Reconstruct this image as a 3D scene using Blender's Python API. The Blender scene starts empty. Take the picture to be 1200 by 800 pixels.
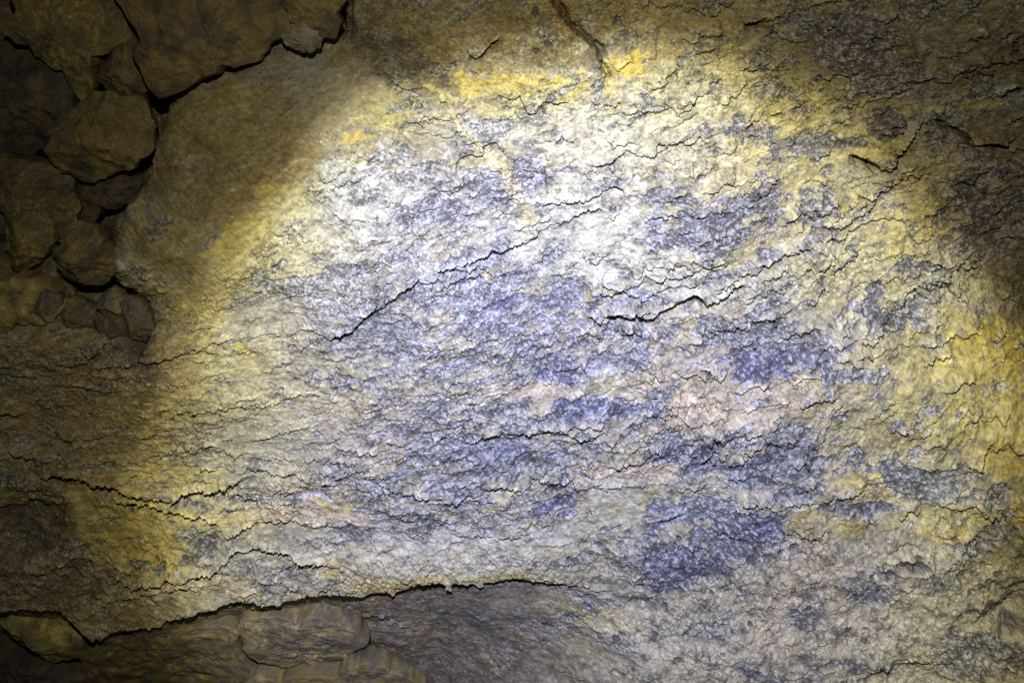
import bpy, math
import numpy as np
from mathutils import Vector, Matrix

# ------------------------------------------------------------------ camera, world, torch, exposure
S = 0.0025                    # metres of wall per survey unit (survey grid: 1200 x 800 units, origin top left)
DIST = 2.9                    # camera to wall
ZC = 1.5                      # height of the survey centre above the cave floor
scene = bpy.context.scene
COL = scene.collection

cam = bpy.data.cameras.new('camera'); camo = bpy.data.objects.new('camera', cam); COL.objects.link(camo)
camo.location = (0, -DIST, ZC); camo.rotation_euler = (math.pi / 2, 0, 0)
cam.sensor_width = 36; cam.lens = 36 * DIST / (1200 * S); cam.clip_start = .05; cam.clip_end = 200
scene.camera = camo

world = bpy.data.worlds.new('World'); scene.world = world; world.use_nodes = True
bg = world.node_tree.nodes['Background']
bg.inputs['Color'].default_value = (.9, .8, .55, 1); bg.inputs['Strength'].default_value = .0035   # faint light bounced round the cave

scene.view_settings.view_transform = 'Standard'; scene.view_settings.look = 'None'
scene.view_settings.exposure = 0.0; scene.view_settings.gamma = 1
scene.cycles.use_denoising = False; scene.render.filter_size = .95; scene.cycles.max_bounces = 4
try: scene.view_settings.use_curve_mapping = False
except Exception: pass

# the torch: one small LED spot held above the camera; its beam has a cool core, a yellow rim and a dim warm spill
TILT = math.tan(math.radians(21))      # the wall leans out over the viewer
def on_wall(px, py, back=0.0):
    """world point of a survey mark on the leaning wall plane (or on a plane set back behind it)"""
    b = (400 - py) * S / DIST
    k = (1 + back * math.sqrt(1 + TILT * TILT) / DIST) / (1 + TILT * b)
    return (px - 600) * S * k, -DIST + DIST * k, ZC + (400 - py) * S * k, k
LPOS = Vector((-.05, -DIST - .02, ZC + .42))
AIM = Vector(on_wall(682, 552)[:3])
HALF = 23.4
ld = bpy.data.lights.new('torch', 'SPOT'); lo = bpy.data.objects.new('torch', ld); COL.objects.link(lo)
lo.location = LPOS
lo.rotation_euler = (AIM - LPOS).to_track_quat('-Z', 'Y').to_euler()
ld.energy = 600; ld.spot_size = math.radians(170); ld.spot_blend = .3; ld.shadow_soft_size = .006
ld.use_nodes = True
nt = ld.node_tree; N = nt.nodes; Lk = nt.links
em = N['Emission']
tc = N.new('ShaderNodeTexCoord'); sx = N.new('ShaderNodeSeparateXYZ'); Lk.new(tc.outputs['Normal'], sx.inputs[0])
ab = N.new('ShaderNodeMath'); ab.operation = 'ABSOLUTE'; Lk.new(sx.outputs[2], ab.inputs[0])
ac = N.new('ShaderNodeMath'); ac.operation = 'ARCCOSINE'; Lk.new(ab.outputs[0], ac.inputs[0])
dv = N.new('ShaderNodeMath'); dv.operation = 'DIVIDE'; dv.inputs[1].default_value = math.radians(HALF) * 2
Lk.new(ac.outputs[0], dv.inputs[0])          # .5 = the rim of the beam, 1 = twice its angle
bn = N.new('ShaderNodeTexNoise'); bn.inputs['Scale'].default_value = 5.5; bn.inputs['Detail'].default_value = 2; Lk.new(tc.outputs['Normal'], bn.inputs['Vector'])
bm_ = N.new('ShaderNodeMath'); bm_.operation = 'MULTIPLY_ADD'; bm_.inputs[1].default_value = .16; bm_.inputs[2].default_value = -.080; Lk.new(bn.outputs['Fac'], bm_.inputs[0])
bs = N.new('ShaderNodeMath'); bs.operation = 'ADD'; Lk.new(dv.outputs[0], bs.inputs[0]); Lk.new(bm_.outputs[0], bs.inputs[1])     # uneven reflector
cr = N.new('ShaderNodeValToRGB'); Lk.new(bs.outputs[0], cr.inputs[0])
def stops(ramp, pts):
    e = ramp.color_ramp.elements
    while len(e) > 1: e.remove(e[-1])
    e[0].position = pts[0][0]; e[0].color = (*pts[0][1], 1)
    for p, c in pts[1:]:
        k = e.new(p); k.color = (*c, 1)
stops(cr, [(0, (.84, .89, 1.20)), (.20, (.85, .89, 1.17)), (.32, (.87, .88, 1.05)), (.40, (.92, .92, .88)), (.45, (.78, .76, .60)),
           (.482, (.53, .485, .30)), (.512, (.255, .222, .124)), (.56, (.170, .153, .100)), (.70, (.095, .086, .055)), (1.0, (.036, .033, .020))])
# slightly off-centre hot spot of the LED inside the beam
hot = lo.rotation_euler.to_matrix().inverted() @ (Vector(on_wall(640, 270)[:3]) - LPOS).normalized()
dp = N.new('ShaderNodeVectorMath'); dp.operation = 'DOT_PRODUCT'; dp.inputs[1].default_value = (abs(hot.x) * (1 if hot.x > 0 else -1), hot.y, hot.z); Lk.new(tc.outputs['Normal'], dp.inputs[0])
hr = N.new('ShaderNodeMapRange'); hr.interpolation_type = 'SMOOTHERSTEP'
hr.inputs[1].default_value = math.cos(math.radians(15)); hr.inputs[2].default_value = 1.0; hr.inputs[3].default_value = 1.0; hr.inputs[4].default_value = 1.06
Lk.new(dp.outputs['Value'], hr.inputs[0]); Lk.new(hr.outputs[0], em.inputs['Strength'])
Lk.new(cr.outputs[0], em.inputs['Color'])

# ------------------------------------------------------------------ numeric helpers
rng = np.random.default_rng(11)
_perm = np.tile(rng.permutation(256), 2).astype(np.int32)
_g = rng.uniform(0, 2 * np.pi, 256); _gx = np.cos(_g).astype(np.float32); _gy = np.sin(_g).astype(np.float32)

def perlin(x, y, seed=0):
    x = np.asarray(x, np.float32) + seed * 17.31; y = np.asarray(y, np.float32) + seed * 9.77
    x, y = np.broadcast_arrays(x, y)
    xf = np.floor(x); yf = np.floor(y)
    xi = xf.astype(np.int32) & 255; yi = yf.astype(np.int32) & 255
    fx = x - xf; fy = y - yf
    u = fx * fx * fx * (fx * (fx * 6 - 15) + 10); v = fy * fy * fy * (fy * (fy * 6 - 15) + 10)
    def gr(ix, iy, dx, dy):
        h = _perm[_perm[ix & 255] + (iy & 255)]
        return _gx[h] * dx + _gy[h] * dy
    a = gr(xi, yi, fx, fy); b = gr(xi + 1, yi, fx - 1, fy)
    c = gr(xi, yi + 1, fx, fy - 1); d = gr(xi + 1, yi + 1, fx - 1, fy - 1)
    return ((a + u * (b - a)) + v * ((c + u * (d - c)) - (a + u * (b - a)))) * 1.5

def fbm(x, y, oct=4, seed=0, gain=.5):
    r = 0; a = 1.0; t = 0
    for o in range(oct):
        r = r + a * perlin(x * 2 ** o, y * 2 ** o, seed + o * 3.7); t += a; a *= gain
    return r / t

def ridged(x, y, oct=3, seed=0):
    r = 0; a = 1.0; t = 0
    for o in range(oct):
        r = r + a * (1 - 2 * np.abs(perlin(x * 2 ** o, y * 2 ** o, seed + o * 5.1))); t += a; a *= .55
    return r / t

def sst(a, b, x):
    t = np.clip((x - a) / (b - a), 0, 1); return t * t * (3 - 2 * t)

def worley(x, y, seed=0):
    """distance to the nearest jittered cell point and that cell's random number"""
    xf = np.floor(x); yf = np.floor(y); best = np.full(x.shape, 9., np.float32); cid = np.zeros(x.shape, np.float32)
    for dx in (-1, 0, 1):
        for dy in (-1, 0, 1):
            ix = (xf + dx).astype(np.int32); iy = (yf + dy).astype(np.int32)
            h = _perm[_perm[(ix + seed) & 255] + (iy & 255)]; h2 = _perm[h + 7 & 255]; h3 = _perm[h2 + 31 & 255]
            d = np.hypot(xf + dx + h / 255. - x, yf + dy + h2 / 255. - y)
            m = d < best; best = np.where(m, d, best); cid = np.where(m, h3 / 255., cid)
    return best, cid

def inside(poly, x, y):
    r = np.zeros(x.shape, bool); n = len(poly)
    for i in range(n):
        x0, y0 = poly[i]; x1, y1 = poly[(i + 1) % n]
        if y0 == y1: continue
        c = ((y0 > y) != (y1 > y)) & (x < (x1 - x0) * (y - y0) / (y1 - y0) + x0)
        r ^= c
    return r

def segdist(pts, x, y, closed=False):
    d = np.full(x.shape, 1e9, np.float32); n = len(pts)
    for i in range(n if closed else n - 1):
        x0, y0 = pts[i]; x1, y1 = pts[(i + 1) % n]
        vx, vy = x1 - x0, y1 - y0; L2 = vx * vx + vy * vy + 1e-9
        t = np.clip(((x - x0) * vx + (y - y0) * vy) / L2, 0, 1)
        d = np.minimum(d, np.hypot(x - x0 - t * vx, y - y0 - t * vy))
    return d

def pdist(poly, x, y):          # positive inside
    d = segdist(poly, x, y, True); return np.where(inside(poly, x, y), d, -d)

# ------------------------------------------------------------------ wall sheet: survey grid, dense where the torch shows it
def axis(lo, hi, a, b, step, grow=1.07, big=22):
    c = list(np.arange(a, b + step, step)); s = step; p = c[0]; pre = []
    while p > lo: s = min(s * grow, big); p -= s; pre.append(p)
    s = step; q = c[-1]
    while q < hi: s = min(s * grow, big); q += s; c.append(q)
    return np.array(pre[::-1] + c, np.float32)
XA = axis(-560, 1760, -52, 1228, 1.2); YA = axis(-460, 1160, -22, 868, 1.2)
X, Y = np.meshgrid(XA, YA)

# direction of the strata: P is constant along a layer
wv = 1 - sst(300, 600, Y)
P = Y + .36 * (X - 600) * wv + .10 * (X - 600) * (1 - wv) * sst(500, 900, X) * (1 - sst(560, 700, Y)) + 26 * fbm(X / 260, Y / 190, 2, 3)
Q = X - .36 * (Y - 400) * wv

# ---- where things are
SLAB = [(165,190),(178,140),(200,116),(236,94),(263,80),(287,67),(311,57),(334,47),(348,58),(393,58),(420,66),(450,90),(470,120),
        (440,150),(400,180),(350,230),(300,290),(260,340),(232,362),(205,345),(150,312),(112,318),(128,262),(155,230)]
GAP = [(-600,-500),(345,-500),(395,-200),(397,50),(348,56),(334,44),(311,54),(287,64),(263,77),(236,91),(200,113),(178,138),(163,190),(153,230),
       (128,258),(108,316),(118,345),(150,365),(172,400),(166,420),(150,408),(120,388),(60,384),(-600,386)]
EDGE = [(-600,726),(60,722),(101,750),(111,754),(135,742),(155,740),(186,735),(209,725),(236,717),(260,712),(280,708),(297,710),(314,715),(338,713),(365,708),
        (378,712),(398,710),(417,715),(430,712),(451,706),(457,711),(463,706),(474,703),(488,695),(511,694),(520,696),(525,703),(530,696),(552,695),(562,700),(570,696),(582,692),
        (603,690),(619,694),(636,696),(700,706),(760,716),(1900,720)]
ex, ey = zip(*EDGE)

H = np.zeros_like(X)
# broad form: gently bellied, curling towards the viewer into roof and floor beyond the frame
H += .05 * fbm(X / 420, Y / 330, 3, 21) + .026 * fbm(X / 150, Y / 105, 3, 23) + .035 * np.exp(-((X - 620) / 330) ** 2 - ((Y - 330) / 240) ** 2)
H += -.10 * sst(430, 760, Y) * sst(150, 420, X) * (1 - .75 * sst(640, 900, X))
H += .9 * (np.clip(-40 - Y, 0, None) / 420) ** 2 + 1.1 * (np.clip(Y - 930, 0, None) / 270) ** 2
H += .5 * (np.clip(-60 - X, 0, None) / 500) ** 2 + .5 * (np.clip(X - 1260, 0, None) / 500) ** 2

wx = X + 5 * fbm(X / 34, Y / 34, 3, 31); wy = Y + 5 * fbm(X / 34, Y / 34, 3, 37)
gd = pdist(GAP, wx + 2.2 * ridged(X / 18, Y / 18, 3, 39), wy + 2.2 * ridged(X / 18, Y / 18, 3, 43))
GAPM = sst(-3, 16, gd)
sd = pdist(SLAB, wx, wy)
SLABM = sst(-6, 10, sd)
bot = wy - np.interp(X, ex, ey) - 2.2 * ridged(X / 13, Y / 60, 2, 41)      # below the long ledge
BOTM = sst(-.6, .9, bot) * (1 - sst(630, 760, X + 20 * fbm(X / 40, Y / 40, 3, 44)))
ROOFB = [(400,-300),(700,-300),(690,0),(698,50),(704,88),(690,98),(640,100),(580,96),(530,104),(500,96),(468,66),(436,42),(402,36)]
rd = pdist(ROOFB, wx, wy)

# ---- flaking crust: shingles whose lower edges stand proud, at several sizes
def shingle(sp, amp, seed, jag, thr=-.1, aniso=1.0):
    w = sp * (.9 * fbm(Q / (sp * 3.4), P / (sp * 1.7), 3, seed) * 1.2 + jag * ridged(Q / (sp * .75), P / (sp * .9), 3, seed + 4))
    f = (P + w) / sp; k = np.floor(f); fr = f - k
    m = sst(thr, thr + .32, perlin(Q / (sp * 1.9) + k * 3.7, k * 1.93 + 0 * Q, seed + 9))
    return amp * m * fr ** 1.6, m * fr
smooth_bot = 1 - .85 * BOTM
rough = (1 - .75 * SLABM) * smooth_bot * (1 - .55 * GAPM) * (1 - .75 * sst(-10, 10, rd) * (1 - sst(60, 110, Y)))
popc = sst(600, 700, Y + 30 * fbm(X / 90, Y / 90, 2, 51)) * sst(600, 760, X + .0 * Y) * smooth_bot
popl = np.exp(-((Y - 672) / 26) ** 2) * sst(370, 420, X) * (1 - sst(620, 700, X)) * (1 - BOTM)
flk = rough * (1 - .75 * popc) * (1 - .7 * popl)
s1, c1 = shingle(64, .015, 61, .34, .10); s2, c2 = shingle(27, .0085, 71, .42, .0); s3, c3 = shingle(12.5, .0045, 81, .5, -.18); s4, c4 = shingle(6.2, .0022, 91, .5, -.25)
def chips(cw, ch, seed, wr):
    return worley(Q / cw + wr * ridged(Q / (cw * .9), P / (ch * 1.2), 3, seed), P / ch + wr * ridged(Q / (cw * .8), P / ch, 3, seed + 3), int(seed))
ka, ia = chips(30, 15, 211, .55); kb, ib = chips(13, 7, 223, .5); kc, ic = chips(6.5, 3.8, 233, .4)
chip_on = sst(-.15, .2, fbm(Q / 70, P / 40, 3, 241)); 
RM = .22 + 1.0 * sst(-.22, .22, fbm(Q / 120, P / 62, 3, 245) + .25 * fbm(Q / 30, P / 16, 2, 247)); RM = RM * (1 - .75 * SLABM)      # smooth skins and crumbly patches
H += RM * flk * (.0075 * (ia ** 1.5) * chip_on + .0050 * ib * (.4 + .6 * chip_on)) + RM * (.2 + .8 * flk) * .0026 * ic
s1 = s1 * 1.4; s2 = s2 * 1.6; s3 = s3 * 1.5; s4 = s4 * 1.3
rgt = 1 + .7 * sst(600, 850, X)
H += (s1 + s2 * rgt) * flk + RM * s3 * rgt * (.25 + .75 * flk) + RM * s4 * (.4 + .6 * flk)
CR = np.clip(.5 * c1 + .8 * c2 + .7 * c3, 0, 1.4)
# grain and crumbs
H += .0036 * fbm(Q / 30, P / 14, 5, 101, .6) * (.5 + flk) * (.45 + .55 * RM) + .0008 * fbm(Q / 6, P / 3, 2, 103)
# popcorn crust low on the right and along the drip ledge
w1, i1 = worley(X / 8 + .7 * fbm(X / 9, Y / 12, 3, 6), Y / 12 + .6 * fbm(X / 14, Y / 9, 3, 7), 3); w2, i2 = worley(X / 4.2 + .6 * fbm(X / 6, Y / 6, 2, 8), Y / 6.4 + .6 * fbm(X / 8, Y / 6, 2, 9), 9)
pm = sst(-.25, .25, fbm(X / 38, Y / 26, 3, 53)); pop = np.clip(1 - w1 * 1.35, 0, 1) ** .7 * .012 * i1 * pm + np.clip(1 - w2 * 1.3, 0, 1) ** .7 * .0060 * i2 * (1.2 - .6 * pm)
H += pop * np.clip(popc + 1.5 * popl, 0, 1.5)
H += .030 * popl
POPV = np.clip(1 - w1 * 1.3, 0, 1)
H += popc * (.030 * fbm(X / 75, Y / 60, 3, 55))
# the main slab: smooth, scratched, tilting back towards its left edge
H += SLABM * (.028 * fbm(X / 120, Y / 120, 2, 111) + .0020 * fbm((X + Y) / 22, (X - Y) / 5.5, 3, 113) + .0013 * fbm(X / 9, Y / 9, 3, 114))
# relief of the unlit block overhead and the recess under the ledge
xe = np.interp(Y, [-400, 0, 20, 40, 55, 90, 125], [600, 645, 657, 677, 696, 704, 702]) + 5 * ridged(X / 20, Y / 11, 3, 116) + 4 * fbm(X / 9, Y / 9, 2, 119)
H -= .034 * np.exp(-((X - xe - 4) / 5) ** 2) * (1 - sst(75, 125, Y)) * (.5 + sst(-.3, .3, fbm(X / 20, Y / 20, 2, 118)))
H += .065 * sst(540, 690, X) * (1 - sst(-5, 5, X - xe)) * (1 - sst(60, 128, Y)) + sst(-3, 30, rd) * .014 * fbm(X / 24, Y / 20, 4, 115)
H -= BOTM * (.022 + (.18 + .40 * (1 - sst(480, 640, X)) + .35 * (1 - sst(380, 460, X))) * S * np.clip(bot, 0, 220))
H += BOTM * (.012 * fbm(X / 46, Y / 40, 3, 117) + .003 * fbm(X / 10, Y / 10, 3, 118))
# left hollow behind the loose boulders
gs = np.clip(-pdist(GAP, X + 3 * fbm(X / 50, Y / 50, 2, 45), Y + 3 * fbm(X / 50, Y / 50, 2, 46)), 0, 300)
H -= (.022 * np.exp(-np.clip(-gd, 0, 300) / 9) + .14 * np.exp(-gs / 55)) * (1 + .2 * fbm(X / 40, Y / 40, 2, 123)) * (1 - sst(360, 420, Y))
H = H * (1 - .3 * GAPM) - GAPM * (.20 + .10 * sst(0, 60, gd)) + GAPM * .04 * fbm(X / 40, Y / 40, 4, 121)
# left shoulder falls away from the torch
H -= .05 * (1 - sst(-20, 200, X - .15 * (Y - 560))) * sst(350, 420, Y)

# ---- surveyed cracks and ledges: (points, lip height, shadow groove depth, groove width, lip length, jaggedness)
LIP = np.zeros_like(X)
def crack(pts, lip=.014, grv=.022, w=2.2, L=16, jag=1.0, vert=False, taper=9):
    global H
    big = w >= 2.6; strong = w >= 3
    lip *= 1.3 if big else 1.25; grv *= 1.4 if big else .28; L *= .75; w *= 1.7 if w >= 3 else .9; jag *= 1.45; w0 = w
    px = [p[0] for p in pts]; py = [p[1] for p in pts]
    if vert: px, py, AX, AY, GX, GY = py, px, YA, XA, Y, X
    else: AX, AY, GX, GY = XA, YA, X, Y
    i0, i1_ = np.searchsorted(AX, [min(px) - taper * .3, max(px) + taper * .3]); j0, j1 = np.searchsorted(AY, [min(py) - L * 3.2 - 8, max(py) + w * 4 + 8])
    sl = (slice(i0, i1_), slice(j0, j1)) if vert else (slice(j0, j1), slice(i0, i1_))
    gx, gy = GX[sl], GY[sl]; sd_ = (px[0] * 7 + py[0] * 3) % 97
    y0_ = np.interp(gx, px, py); yc = y0_ + np.exp(-np.abs(gy - y0_) / 8) * jag * (3.2 * np.abs(fbm(gx / 17, gy / 60, 2, sd_)) * 2.2 + 1.3 * ridged(gx / 7, gy / 22, 2, sd_ + 2) - 2.0)
    dy = gy - yc
    end = sst(min(px) - taper * .3, min(px) + taper, gx) * (1 - sst(max(px) - taper, max(px) + taper * .3, gx))
    var = np.clip(.55 + 1.5 * fbm(gx / 20, gy / 300, 3, sd_ + 5), .08, 1.3)
    w = w * np.clip(.75 + 1.8 * fbm(gx / 24, gy / 300, 2, sd_ + 8), .35, 1.9); brk = .35 + .65 * sst(-.22, .12, fbm(gx / 34, gy / 300, 2, sd_ + 11))
    if strong: brk = np.maximum(brk, .8); var = np.maximum(var, .75); w = np.maximum(w, w0 * .8)
    up = brk * np.where(dy < 0, np.exp(np.clip(dy, -200, 0) / L), 0) * lip
    dn = np.where(dy >= 0, np.exp(-(np.clip(dy, 0, 400) / w) ** 2), 0) * grv
    H[sl] += (up - dn * var) * end
    LIP[sl] = np.maximum(LIP[sl], np.where(dy < 0, np.exp(np.clip(dy, -60, 0) / 3.2), 0) * end * min(1, lip / .018))
LEDGES = [
 ([(385,389),(400,386),(417,381),(425,371),(440,360),(456,350),(472,338),(492,324),(518,313),(545,305),(565,298),(578,292),(592,291),(604,284),(622,275),(636,266)], .022,.030,3.0,22,.9),
 ([(476,340),(490,333),(511,322),(519,324),(525,331),(535,329)], .014,.022,2.2,10,.8),
 ([(530,314),(548,314),(560,309),(568,312),(577,318)], .018,.026,2.6,12,.7),
 ([(404,367),(424,364),(443,355),(468,344)], .010,.018,2.0,10,.8),
 ([(600,270),(620,260),(640,256),(660,246)], .014,.02,2.2,12,1),
 ([(633,237),(660,233),(687,231),(700,223),(714,213),(724,217),(740,226)], .018,.026,2.6,14,1),
 ([(668,254),(680,246),(694,241),(706,244)], .014,.03,3.6,10,1),
 ([(700,342),(711,339),(724,333),(738,336),(751,344),(765,338),(781,329),(798,326),(812,327)], .018,.028,2.6,15,1.1),
 ([(687,363),(700,370),(707,361),(738,358),(761,367),(768,356),(781,354),(798,343),(806,337),(813,338),(824,350),(834,347),(847,339),(861,328),(869,331)], .024,.050,5.0,16,.8),
 ([(870,318),(884,309),(901,302),(915,294),(935,287),(944,288)], .022,.040,3.6,16,.9),
 ([(938,292),(945,300),(952,309),(965,323)], .012,.024,2.4,10,.5),
 ([(645,302),(655,306),(672,304),(681,310),(690,313)], .010,.02,2,9,1),
 ([(1063,331),(1072,338),(1080,344),(1088,350),(1098,353)], .016,.028,2.8,12,.6),
 ([(1085,309),(1094,305),(1104,310),(1124,307),(1132,312)], .014,.025,2.6,12,.9),
 ([(1040,349),(1060,346),(1075,350)], .010,.02,2,9,.9),
 ([(1080,404),(1087,402),(1104,397),(1117,391),(1137,389),(1150,392)], .016,.03,2.8,14,1),
 ([(980,403),(989,400),(1006,391),(1019,393),(1026,389)], .014,.026,2.6,12,1),
 ([(945,391),(955,398),(969,407),(977,418),(984,419)], .012,.022,2.4,10,.8),
 ([(930,426),(948,422),(966,418),(982,418)], .010,.02,2,10,1),
 ([(996,417),(1019,412),(1035,407),(1053,400),(1066,402)], .012,.02,2,10,1),
 ([(815,428),(826,430),(834,435),(841,441),(850,431),(854,424)], .016,.03,2.8,12,.7),
 ([(852,452),(864,457),(884,447),(901,449),(918,440),(925,444),(942,435),(958,438)], .014,.022,2.3,13,1),
 ([(840,471),(854,474),(871,477),(881,471),(901,466),(915,464),(924,467)], .014,.024,2.4,12,1),
 ([(745,455),(768,464),(781,471),(791,478),(800,489),(807,494),(815,487)], .016,.026,2.5,14,.8),
 ([(630,498),(657,501),(680,515),(694,513),(704,506),(712,522),(719,522),(727,508),(735,507)], .018,.028,2.6,16,.8),
 ([(532,452),(548,454),(556,451)], .010,.02,2,9,.8),
 ([(540,469),(562,467),(569,459),(592,457),(605,450),(616,446)], .014,.024,2.3,12,.8),
 ([(657,447),(677,444),(687,440),(695,443),(702,447),(709,455),(721,449),(732,452)], .014,.022,2.2,12,.8),
 ([(395,525),(411,522),(424,527),(437,525),(446,529)], .014,.024,2.4,12,1.1),
 ([(449,512),(460,515),(471,518),(488,525),(498,515)], .012,.02,2.2,10,.8),
 ([(440,566),(461,570),(474,577),(491,579),(508,584),(522,587),(535,593),(545,586),(559,584),(566,578),(576,570),(603,574),(613,577)], .026,.030,2.9,22,1.1),
 ([(613,571),(619,562),(643,565),(650,569),(670,565),(677,577),(690,576),(700,571),(712,569)], .018,.026,2.5,15,.9),
 ([(392,572),(400,574),(414,572),(425,577),(440,573)], .014,.022,2.2,12,.9),
 ([(396,556),(412,553),(424,549),(434,554),(447,555)], .012,.02,2.,10,.9),
 ([(555,554),(562,552),(572,543),(586,554),(600,551)], .012,.02,2.,10,.9),
 ([(698,536),(704,540),(714,550),(731,550),(737,561)], .014,.022,2.2,12,.8),
 ([(0,532),(20,540),(36,545)], .02,.04,4,14,1.2),
 ([(40,562),(51,562),(78,557),(98,560),(115,565),(135,567),(149,572),(169,577),(186,581),(206,583),(216,575),(230,574),(250,572),(268,566),(285,560)], .030,.060,4.6,22,.9),
 ([(135,566),(149,562),(157,554),(176,555),(188,560)], .014,.022,2.2,10,.8),
 ([(108,569),(118,573),(128,577),(138,589),(159,589),(179,592),(189,597),(203,599),(212,601)], .022,.036,3.2,14,.9),
 ([(200,597),(215,601),(230,606),(236,603),(248,609),(257,614),(262,624),(267,631),(276,626),(284,621),(300,613)], .022,.034,3.0,14,.8),
 ([(298,614),(321,614),(335,611),(351,613),(368,615),(375,622)], .012,.02,2.,12,.6),
 ([(62,668),(80,661),(100,657),(120,664),(138,670)], .010,.02,2.2,12,1.1),
 ([(136,672),(146,681),(155,686),(172,679),(192,681),(199,673),(219,676),(236,668),(250,669),(267,656),(277,645),(294,646),(304,641),(321,648),(338,650),(354,660),(371,664),(382,664)], .024,.036,3.0,20,.8),
 ([(101,736),(104,725),(118,715),(132,705),(149,699),(176,694),(203,687),(230,684),(250,686)], .018,.030,2.5,14,.35),
 ([(250,690),(260,699),(270,702),(287,700),(300,695),(312,694)], .012,.02,2.,10,.5),
 ([(300,640),(330,646),(350,652)], .006,.01,2,10,1),
 ([(189,533),(206,527),(216,515),(230,514),(257,518),(270,525),(282,533)], .014,.022,2.2,12,1.1),
 ([(290,474),(304,471),(324,468),(340,461),(354,457),(381,459)], .014,.022,2.2,12,1),
 ([(296,515),(324,505),(358,498),(381,494)], .012,.018,2,12,1),
 ([(355,519),(365,518),(381,516),(398,515)], .014,.022,2.2,12,1),
 ([(300,536),(330,534),(352,540),(372,536),(395,541)], .014,.024,2.4,12,1.3),
 ([(290,552),(310,548),(335,556),(345,551),(362,562),(378,565),(396,570)], .016,.028,2.6,14,1.4),
 ([(225,557),(245,548),(262,546),(280,549),(300,545)], .012,.02,2.,10,1.2),
 ([(232,361),(240,368),(250,376),(267,388),(275,390)], .010,.022,2.2,12,.8),
 ([(58,501),(64,510),(71,517),(82,515),(92,512)], .014,.022,2.6,9,.8),
 ([(94,520),(100,516),(105,508)], .012,.02,2.4,9,.8),
 ([(20,482),(34,478),(44,470)], .012,.02,2.4,10,1),
 ([(96,413),(106,420),(116,414),(122,406)], .012,.03,3.,10,.8),
 ([(873,27),(880,27),(890,25),(897,21)], .018,.05,4.2,12,.5),
 ([(898,133),(905,132),(911,130),(918,136)], .014,.028,3.,9,.8),
 ([(880,121),(885,122),(893,112)], .012,.02,2.4,9,.8),
 ([(994,181),(1005,183),(1013,185),(1021,190),(1033,194),(1040,192),(1046,180),(1057,170),(1070,153),(1079,144)], .026,.05,4.2,16,.7),
 ([(1005,125),(1014,120),(1023,118),(1036,118),(1044,122)], .012,.024,2.6,10,.9),
 ([(1095,137),(1111,146),(1124,152),(1138,163),(1148,168),(1165,166),(1178,170)], .020,.034,3.4,14,.7),
 ([(998,226),(1016,231),(1036,222),(1046,213),(1060,203),(1077,203)], .016,.03,2.8,13,.9),
 ([(936,210),(950,209),(965,214),(972,222)], .012,.02,2.2,10,.9),
 ([(844,214),(868,209),(883,204),(901,203)], .012,.02,2.2,10,1),
 ([(796,242),(813,248),(834,243),(854,246),(868,238),(880,240)], .014,.024,2.4,12,1),
 ([(900,246),(905,251),(911,261),(925,251),(934,247)], .012,.022,2.4,10,.7),
 ([(946,265),(962,260),(975,254),(986,250)], .012,.02,2.2,10,.9),
 ([(968,233),(978,239),(988,241),(998,234)], .014,.022,2.4,10,.9),
 ([(895,84),(905,80),(918,74),(926,75)], .010,.02,2.4,9,.9),
 ([(966,74),(978,75),(988,72)], .010,.02,2.4,9,.9),
 ([(546,56),(551,66),(562,67),(569,57),(577,50),(587,43)], .012,.03,3.,9,.6),
 ([(552,201),(565,201),(576,204)], .008,.012,2,9,.6),
 ([(764,170),(775,165),(788,163),(796,166)], .014,.024,2.4,11,.8),
 ([(720,143),(733,145),(744,142)], .010,.016,2,9,.8),
 ([(752,132),(765,129),(779,126),(790,130)], .010,.016,2,9,.8),
 ([(749,250),(755,255),(761,260),(769,269)], .012,.022,2.4,10,.7),
 ([(734,82),(746,86),(760,80),(776,77)], .008,.014,2.2,10,.9),
 ([(860,185),(885,179),(905,172),(930,170)], .010,.016,2,11,1),
 ([(303,127),(310,129),(317,130),(323,137),(329,137),(341,125),(350,119),(360,115)], .010,.026,2.4,10,.5),
 ([(857,609),(864,600),(878,604),(901,604),(915,597),(928,592),(942,589),(956,590)], .016,.028,2.6,16,.7),
 ([(1030,625),(1050,620),(1068,627)], .006,.012,2.2,9,.7),
 ([(1150,590),(1170,592),(1190,588)], .010,.02,2.4,12,1),
 ([(736,749),(742,747),(746,740)], .008,.02,2.4,7,.4),
 ([(690,640),(706,636),(724,640),(745,636)], .010,.02,2.4,12,1.3),
 ([(418,764),(428,763),(437,763),(445,770),(451,776),(461,781),(471,784),(481,794)], .012,.024,2.2,12,.6),
 ([(380,705),(398,702),(414,704),(428,703)], .008,.014,2.,8,1),
]
for a in LEDGES: crack(*a)
VERTS = [([(635,178),(638,188),(641,199),(643,219)], .006,.018,2.4,10,.4), 
         ([(396,-10),(399,20),(395,52)], .006,.04,3.5,12,.4)]
for p, *r in VERTS: crack(p, *r, vert=True)
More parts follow.
